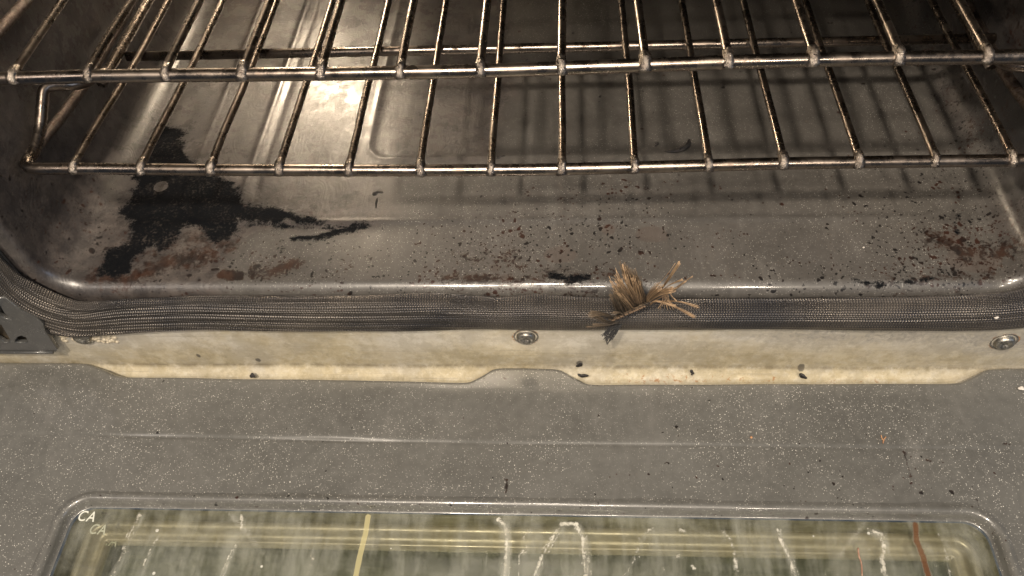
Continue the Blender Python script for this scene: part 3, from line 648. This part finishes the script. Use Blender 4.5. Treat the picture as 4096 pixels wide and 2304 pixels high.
gme = grid('window_glass', P, attrs=dict(halo=halo, drip=drip, brn=brn, yel=yel))
glass = child('window_glass', gme, door, glass_mat('dirty_glass')); glass['label'] = 'greenish door window glass with pale cleaner drips'
md = glass.modifiers.new('thick', 'SOLIDIFY'); md.thickness = .003; md.offset = -1; md.material_offset = 1; md.material_offset_rim = 1
clean = glass_mat('clean_glass', False); glass.data.materials.append(clean)
g2 = child('inner_glass', box('inner_glass', WX0+.013, WX1-.013, WY0+.013, WY1-.0135, zg-.0340, zg-.0318), door, clean)
pan = M('window_pan'); a1 = pan.noise(1, 6, .7, vec=pan.map((9, 60, 1), (0, 0, -.15)), dist=.5); a2 = pan.noise(14, 4, .6)
pan.P(Base_Color=pan.mix(pan.ramp(a2, .35, .68), pan.mix(pan.ramp(a1, .35, .7), (.085, .094, .086), (.18, .185, .165)), pan.mix(pan.ramp(a1, .4, .6), (.11, .12, .095), (.20, .205, .16))), Roughness=.35, Metallic=.3, Normal=pan.bump(a1, .0008, .5))
child('window_pan', box('window_pan', WX0-.01, WX1+.01, WY0-.01, WY1+.01, zg-.058, zg-.052), door, pan.m)
# CA lettering, once on each pane
paint = M('letter_paint'); paint.P(Base_Color=(.60, .61, .54), Roughness=.6)
paint2 = M('faint_letter_paint'); paint2.P(Base_Color=(.34, .35, .27), Roughness=.6)
def lettering(px, py, z, size, mat, par):
    c = dfl(px, py, z); cu = bpy.data.curves.new('lettering', 'FONT'); cu.body = 'CA'; cu.size = size; cu.extrude = .00006; cu.align_x = 'CENTER'; cu.align_y = 'CENTER'; cu.offset = .00005; cu.space_character = 1.12; cu.shear = .12
    o_ = bpy.data.objects.new('lettering', cu); col.objects.link(o_); bpy.context.view_layer.update()
    me = bpy.data.meshes.new_from_object(o_); bpy.data.objects.remove(o_)
    a = math.radians(-3)
    for v in me.vertices:
        x, y = v.co.x, v.co.y; v.co = Vector((c[0]+(x*math.cos(a)-y*math.sin(a))*.86, c[1]+x*math.sin(a)+y*math.cos(a), z+v.co.z))
    child('lettering', me, par, mat)
lettering(218, 1300, zg+.0004, .0098, paint, glass); lettering(246, 1333, zg-.0036, .0094, paint, glass)
lettering(274, 1362, zg-.0272, .0100, paint2, g2)

# ================================================================= racks
RX0, RX1 = -.327, .285
def bow(tab, x):
    return np.interp(x, [(-7+k)*.042 for k in range(len(tab))], tab)/1100
LOWB = [3.6, 2.2, .8, -.27, -1.2, -1.9, -2.4, -2.3, -1.6, -.5, .4, .64, .71, .77]; UPB = [-.3, .1, -.4, -1, -1.5, -1.7, -1.8, -.95, -.1, 1.0, 1.3, 1.2, .95, .9]
def rack(z0, tab, label):
    root = empty('oven_rack', (-.021, 0, z0), label, 'oven rack', 'wire racks in the oven')
    zf = lambda x: z0-.0010+bow(tab, x)
    pts = []
    lf = [(-.309, .41, z0), (-.309, .11, z0+.001), (-.3085, .092, z0+.004), (-.3085, .078, z0+.0095), (-.3100, .068, z0+.0135), (-.3150, .0620, z0+.0165), (-.3215, .0585, z0+.0195), (-.3262, .0535, z0+.0200), (-.327, .046, z0+.0155), (-.3275, .032, z0+.0065), (-.328, .016, z0+.001), (-.3275, .006, zf(-.327)), (-.3240, .0015, zf(-.324)), (-.317, 0, zf(-.317))]
    front = [(x, 0, zf(x)) for x in np.linspace(-.305, .263, 26)]
    rt = [(-.042-x, y, z) for x, y, z in lf][::-1]
    path = catmull(lf, 6)[:-1].tolist()+catmull([lf[-1]]+front+[rt[0]], 3)[:-1].tolist()+catmull(rt, 6).tolist()
    back = [(.267, .41, z0), (.262, .4155, z0), (.255, .417, z0), (-.297, .417, z0), (-.304, .4155, z0), (-.309, .41, z0)]
    bm = bmesh.new(); tube_into(bm, path, .0036, 16, False); tube_into(bm, catmull(back, 4), .0036, 16, False)
    fr_ = child('frame', finish(bm, 'frame'), root, MAT_RACK)
    child('support_bar', tube('support_bar', [(-.307, .1215, z0-.0052), (-.1, .1215, z0-.0055), (.1, .1215, z0-.0055), (.284, .1215, z0-.0056)], .0033, 14), root, MAT_RACK)
    child('support_bar', tube('support_bar', [(-.307, .29, z0-.0055), (.265, .29, z0-.0055)], .0030, 14), root, MAT_RACK)
    for k in range(14):
        x = (k-7)*.042; rd = random.Random(k+int(z0*100)); j = rd.uniform(-.0004, .0004)
        z1 = zf(x)+.0030
        rod = child('rod', tube('rod', catmull([(x+j, -.0005, z1-.0004), (x+j, .004, z1), (x, .03, z0+.0022+(z1-z0-.0022)*.75), (x+rd.uniform(-.0006, .0006), .075, z0+.0012+(z1-z0-.0022)*.3), (x, .12, z0), (x+rd.uniform(-.0006, .0006), .21, z0-.0002), (x, .29, z0), (x, .418, z0+.0035)], 5), .00238, 12), root, MAT_RACK)
        bm = bmesh.new()
        pr = catmull([(x+j, .0052, z1+.0002), (x+j, .0030, z1+.0004), (x+j, .0002, z1+.0001), (x+j+rd.uniform(-.0004, .0004), -.0026, z1-.0017), (x+j, -.0036, z1-.0042)], 4)
        tube_into(bm, pr, np.interp(np.linspace(0, 1, len(pr)), (0, .15, .45, .75, .93, 1), np.array((.0023, .0026, .0028, .0029, .0025, .0010))*rd.uniform(.84, 1.1)).tolist(), 14)
        for v in bm.verts:
            v.co.x += .0005*math.sin(v.co.z*2600+k*3); v.co.x = x+j+(v.co.x-x-j)*(1+.25*max(0, min(1, (z1-.0012-v.co.z)/.002)))
            v.co.y += .00025*math.sin(v.co.x*5000+v.co.z*2500+k)
        child('weld_bead', finish(bm, 'weld_bead'), rod, MAT_BEAD)
    return root
rack(0, LOWB, 'lower wire rack with its rounded front left corner in view, nearest the oven floor')
rack(.07, UPB, 'upper wire rack whose front bar crosses the whole width near the top')

# ================================================================= frayed fibre tuft on the gasket
tuft = empty('frayed_tuft', (.045, -.048, -.095), 'frayed tan fibre tuft with splayed strands poking out of the dark gasket', 'fibre tuft')
def fibre_mat(nm, a, b):
    m = M(nm); oi = m.ma('ADD', m.ma('MULTIPLY', m.attr('tone'), .8), m.ma('MULTIPLY', m.noise(500, 3), .3)); m.P(Base_Color=m.mix(m.ramp(oi, .25, .95), a, b), Roughness=.55, Specular_IOR_Level=.4); return m.m
TAN = fibre_mat('tan_fibre', (.12, .078, .048), (.54, .37, .22)); DUN = fibre_mat('dun_fibre', (.012, .010, .009), (.19, .14, .092)); BLK = fibre_mat('dark_fibre', (.012, .012, .013), (.06, .058, .058))
def T(u, v, y):   # crop of the tuft -> world
    return unp((2250+u/3.083)/4, (950+v/3.083)/4, 1, y)
def strand(bm, pts, y0, y1, r, rd, wob=.0005):
    n = len(pts); P3 = []
    for i, (u, v) in enumerate(pts):
        p = T(u, v, y0+(y1-y0)*i/(n-1)); P3.append(p)
    c = catmull(P3, 4)
    ph = [rd.uniform(0, 6) for _ in range(3)]
    for i in range(len(c)):
        t = i/(len(c)-1); c[i] += wob*t*np.array([math.sin(t*7+ph[0]), math.sin(t*6+ph[1])*1.5, math.sin(t*8+ph[2])])
    tube_into(bm, c, np.linspace(r, r*.7, len(c)).tolist(), 5, tone=rd.random())
rd = random.Random(21)
def part(nm, fn, mat, lab=None):
    bm = bmesh.new(); fn(bm); o = child(nm, finish(bm, nm), tuft, mat)
    if lab: o['label'] = lab
def lerp(a, b, t): return (a[0]+(b[0]-a[0])*t, a[1]+(b[1]-a[1])*t)
def fan(bm, n, tipA, tipB, rootA, rootB, y0, y1, r, jit=18, tj=40):
    for k in range(n):
        q = rd.randrange(9); t = min(1, max(0, (q+.5)/9+rd.gauss(0, .022))); ro = lerp(rootA, rootB, t)
        ti = lerp(tipA, tipB, min(1.05, max(-.05, t+.13*math.sin(q*2.4+r*9e4)+rd.gauss(0, .025)))); ti = lerp(ti, ro, .12+.10*math.sin(q*3.7+n))
        ti = lerp(ti, ro, rd.uniform(-.03, .20)); ti = (ti[0]+rd.gauss(0, jit*.5), ti[1]+rd.gauss(0, tj*.3))
        m1 = lerp(ro, ti, .4); m1 = (m1[0]+rd.gauss(0, jit*.4), m1[1]+rd.gauss(0, jit*.4))
        strand(bm, [ro, m1, ti], y0+rd.uniform(-.0015, .0015), y1+rd.uniform(-.005, .005), rd.uniform(.6, 1.1)*r, rd)
part('strand_fan', lambda bm: fan(bm, 230, (660, 250), (910, 400), (930, 910), (1040, 800), -.0462, -.0500, .00017), DUN)
part('strand_fan', lambda bm: (fan(bm, 75, (700, 260), (960, 540), (900, 860), (1020, 790), -.0468, -.054, .00017), fan(bm, 55, (590, 540), (760, 400), (850, 880), (960, 820), -.0468, -.056, .00020)), TAN)
part('strand_fan', lambda bm: fan(bm, 170, (570, 700), (640, 480), (690, 1000), (960, 880), -.0462, -.0545, .00017), DUN)
part('strand_fan', lambda bm: (fan(bm, 26, (560, 450), (640, 640), (780, 930), (900, 880), -.0470, -.058, .00017), fan(bm, 30, (640, 330), (600, 580), (800, 800), (920, 850), -.047, -.058, .00018)), TAN)
def braid(bm):
    for k in range(22):                      # chevron weave of the torn edge
        t = k/21; c = lerp((600, 1040), (1040, 840), t)
        for s in (-1, 1):
            for q in range(3):
                a = (c[0]-34, c[1]+s*rd.uniform(18, 30)-6); b = (c[0]+26, c[1]+rd.uniform(-8, 8)-12)
                strand(bm, [b, ((a[0]+b[0])/2, (a[1]+b[1])/2-6), a], -.0500, -.0485, .00030, rd, .0001)
def knots(bm):
    for k in range(16):
        c = T(*lerp((620, 1020), (1010, 850), k/15+rd.uniform(-.02, .02)), -.0500)
        bmesh.ops.create_icosphere(bm, subdivisions=2, radius=1, matrix=Matrix.Translation(c) @ Matrix.Diagonal((.0009, .0008, .0006, 1)))
part('braided_edge', braid, DUN); part('braided_edge', knots, TAN)
def bunch(bm, a, m, b, n, w, y0, y1, r=.00014, spread=1.6):
    n = int(n*1.5)
    for k in range(n):
        ja = (rd.gauss(0, w), rd.gauss(0, w)); jb = (ja[0]*spread, ja[1]*spread)
        strand(bm, [(a[0]+ja[0]*.6, a[1]+ja[1]*.6), (m[0]+ja[0], m[1]+ja[1]), (b[0]+jb[0], b[1]+jb[1])], y0, y1+rd.uniform(-.0015, .0015), r*rd.uniform(.7, 1.2), rd, .0002)
def rstr(bm):
    bunch(bm, (1030, 800), (1120, 680), (1200, 620), 34, 20, -.047, -.058)
    bunch(bm, (1050, 790), (1200, 690), (1360, 640), 26, 14, -.047, -.062)
    bunch(bm, (1080, 770), (1300, 600), (1480, 515), 7, 4, -.052, -.064)
    bunch(bm, (1100, 800), (1350, 660), (1520, 535), 7, 5, -.052, -.066)
    bunch(bm, (1250, 690), (1420, 600), (1610, 475), 3, 2, -.058, -.067)
    bunch(bm, (1230, 620), (1330, 480), (1440, 305), 14, 7, -.055, -.064, spread=1.1)
    bunch(bm, (1060, 680), (1240, 520), (1385, 320), 1, 1, -.053, -.064)
    bunch(bm, (1080, 830), (1160, 785), (1390, 850), 12, 7, -.052, -.060); bunch(bm, (1380, 850), (1500, 910), (1630, 980), 10, 6, -.060, -.062)
    bunch(bm, (1130, 800), (1400, 785), (1670, 862), 8, 4, -.052, -.062)
    bunch(bm, (1260, 700), (1310, 790), (1395, 840), 4, 3, -.056, -.060); bunch(bm, (1310, 660), (1360, 740), (1410, 790), 4, 3, -.058, -.060)
    for k in range(9): bunch(bm, (1240+k*8, 700), (1225+k*12, 780), (1170+k*28, 870+rd.uniform(-30, 40)), 1, 3, -.057, -.060, .00016)
part('bent_strands', rstr, TAN)
def lstr(bm):
    bunch(bm, (620, 985), (480, 950), (345, 955), 34, 13, -.0525, -.058); bunch(bm, (640, 1050), (520, 1030), (400, 960), 12, 9, -.053, -.057)
    bunch(bm, (700, 1050), (520, 1080), (380, 1075), 12, 6, -.053, -.055); bunch(bm, (640, 1085), (460, 1095), (295, 1098), 8, 5, -.050, -.048)
    bunch(bm, (760, 960), (700, 930), (620, 935), 14, 8, -.053, -.056)
part('bent_strands', lstr, DUN)
def fringe(bm):
    for k in range(60):
        t = rd.random(); ro = lerp((600, 1080), (740, 1070), t); ti = lerp((470, 1190), (650, 1210), t); ti = lerp(ti, (545, 1335), rd.random()**1.3*(1-abs(t-.5))*1.1)
        mid = lerp(ro, ti, .5); strand(bm, [ro, (mid[0]+rd.gauss(0, 10), mid[1]+rd.gauss(0, 10)), ti], -.0490, -.0550, .00020, rd)
part('dark_fringe', fringe, BLK, 'dark singed strands hanging over the strip')

# ================================================================= loose debris
CHAR = metal('burnt_flake', (.010, .010, .012), (.035, .03, .028), .35, metallic=.0, sc=300, bumpd=.001)
CRUMB = metal('orange_crumb', (.36, .17, .08), (.50, .28, .14), .6, metallic=0, sc=300)
PALE = metal('pale_crumb', (.55, .50, .45), (.72, .68, .62), .6, metallic=0, sc=300)
def debris(name, c, r, mat, label, cat, seed, rot=0, amp=.5, grp=None):
    me = blob(name, (0, 0, 0), r, amp, 3, seed); o = link(name, me); put(o, mat); o.location = c; o.rotation_euler = (0, 0, rot); tag(o, label, cat, grp); return o
def onfloor(x, y, z=-.078, up=.0006): p = dfl(x, y, z); return Vector((p[0], p[1], z+up))
bm = bmesh.new(); pts = [onfloor(x, y, -.0765, .001) for x, y in ((1672, 382), (1690, 384), (1712, 380), (1730, 368), (1734, 352))]
tube_into(bm, catmull([tuple(p) for p in pts], 4), [.0004, .0007, .0009, .0009, .001, .0012, .0013, .0014, .0016, .0018, .0019, .0020, .0021, .0018, .0014, .001, .0005][:17], 10)
o = link('charred_flake', finish(bm, 'charred_flake')); put(o, CHAR); tag(o, 'curled black charred flake on the oven floor behind the lower rack front bar', 'burnt flake')
debris('charred_flake', onfloor(1650, 368), (.0022, .0022, .0008), CHAR, 'small dark crumbly flake just left of the curled black flake', 'burnt flake', 3, amp=.8)
debris('charred_flake', onfloor(1263, 402), (.0042, .0028, .0011), CHAR, 'dark crumbly flake on the floor behind the middle of the lower rack bar', 'burnt flake', 5, .4, .9)
debris('charred_flake', onfloor(952, 488), (.0036, .0020, .0010), CHAR, 'ragged dark flake on the floor right of the black burnt patch', 'burnt flake', 8, .2, .9)
debris('charred_flake', onfloor(948, 512), (.0009, .0038, .0008), CHAR, 'thin dark sliver trailing below the ragged flake by the burnt patch', 'burnt flake', 9, .1, .6)
for k, (x, y, w, lab) in enumerate(((633, 942, .0042, 'black flake on the left half of the tan strip foot'), (1462, 942, .0050, 'large black flake on the strip foot beside the raised door tab'), (1741, 938, .0026, 'smallest black flake on the strip foot right of the door tab'), (2017, 945, .0042, 'black flake far right on the tan strip foot'))):
    q = dfr(x, y, -.0440); debris('soot_flake', Vector((q[0], -.0445, q[2])), (w*.45, .0010, .0014), CHAR, lab, 'burnt flake', 20+k, amp=1.0, rot=-.2)
debris('soot_flake', Vector((dfr(1457, 918)[0], -.0368, dfr(1457, 918)[2])), (.0020, .0006, .0030), CHAR, 'sooty dark smear lump stuck on the strip above the raised door tab', 'burnt flake', 31, amp=.5)
debris('crumb', onfloor(1890, 1101, ZD+.0002), (.0008, .0008, .0006), CRUMB, 'tiny bright orange crumb lying on the door near its crease', 'crumb', 41, amp=.2)
bm = bmesh.new()
for a in (((2216, 1096), (2218, 1104), (2224, 1110)), ((2228, 1100), (2222, 1108), (2221, 1116))): tube_into(bm, catmull([tuple(onfloor(x, y, ZD+.0002, .0006)) for x, y in a], 4), .00035, 6)
o = link('crumb', finish(bm, 'crumb')); put(o, CRUMB); tag(o, 'reddish forked fibre crumb on the door crease at right', 'crumb')
debris('crumb', onfloor(2568, 978, ZD+.0002), (.0017, .0012, .0006), PALE, 'pale whitish crumb at the right edge of the door', 'crumb', 44, amp=.5)
bm = bmesh.new(); tube_into(bm, catmull([tuple(onfloor(x, y, zg, .0008)) for x, y in ((2158, 1380), (2160, 1400), (2166, 1418), (2168, 1449))], 4), [.0005]*6+[.0004]*7, 6)
o = link('crumb', finish(bm, 'crumb')); put(o, metal('dull_crumb', (.30, .15, .10), (.45, .30, .22), .6, metallic=0, sc=300)); tag(o, 'thin reddish sliver on the right part of the window glass', 'crumb')
o = debris('crumb', onfloor(2172, 624), (.0006, .0006, .0005), PALE, 'tiny cream crumb on the oven floor right of centre', 'crumb', 46, amp=.2)
o = debris('crumb', Vector((dfr(2505, 797, -.046)[0], -.0470, dfr(2505, 797, -.046)[2])), (.0009, .0005, .0007), PALE, 'pale lint speck stuck on the gasket at right', 'crumb', 47, amp=.8)
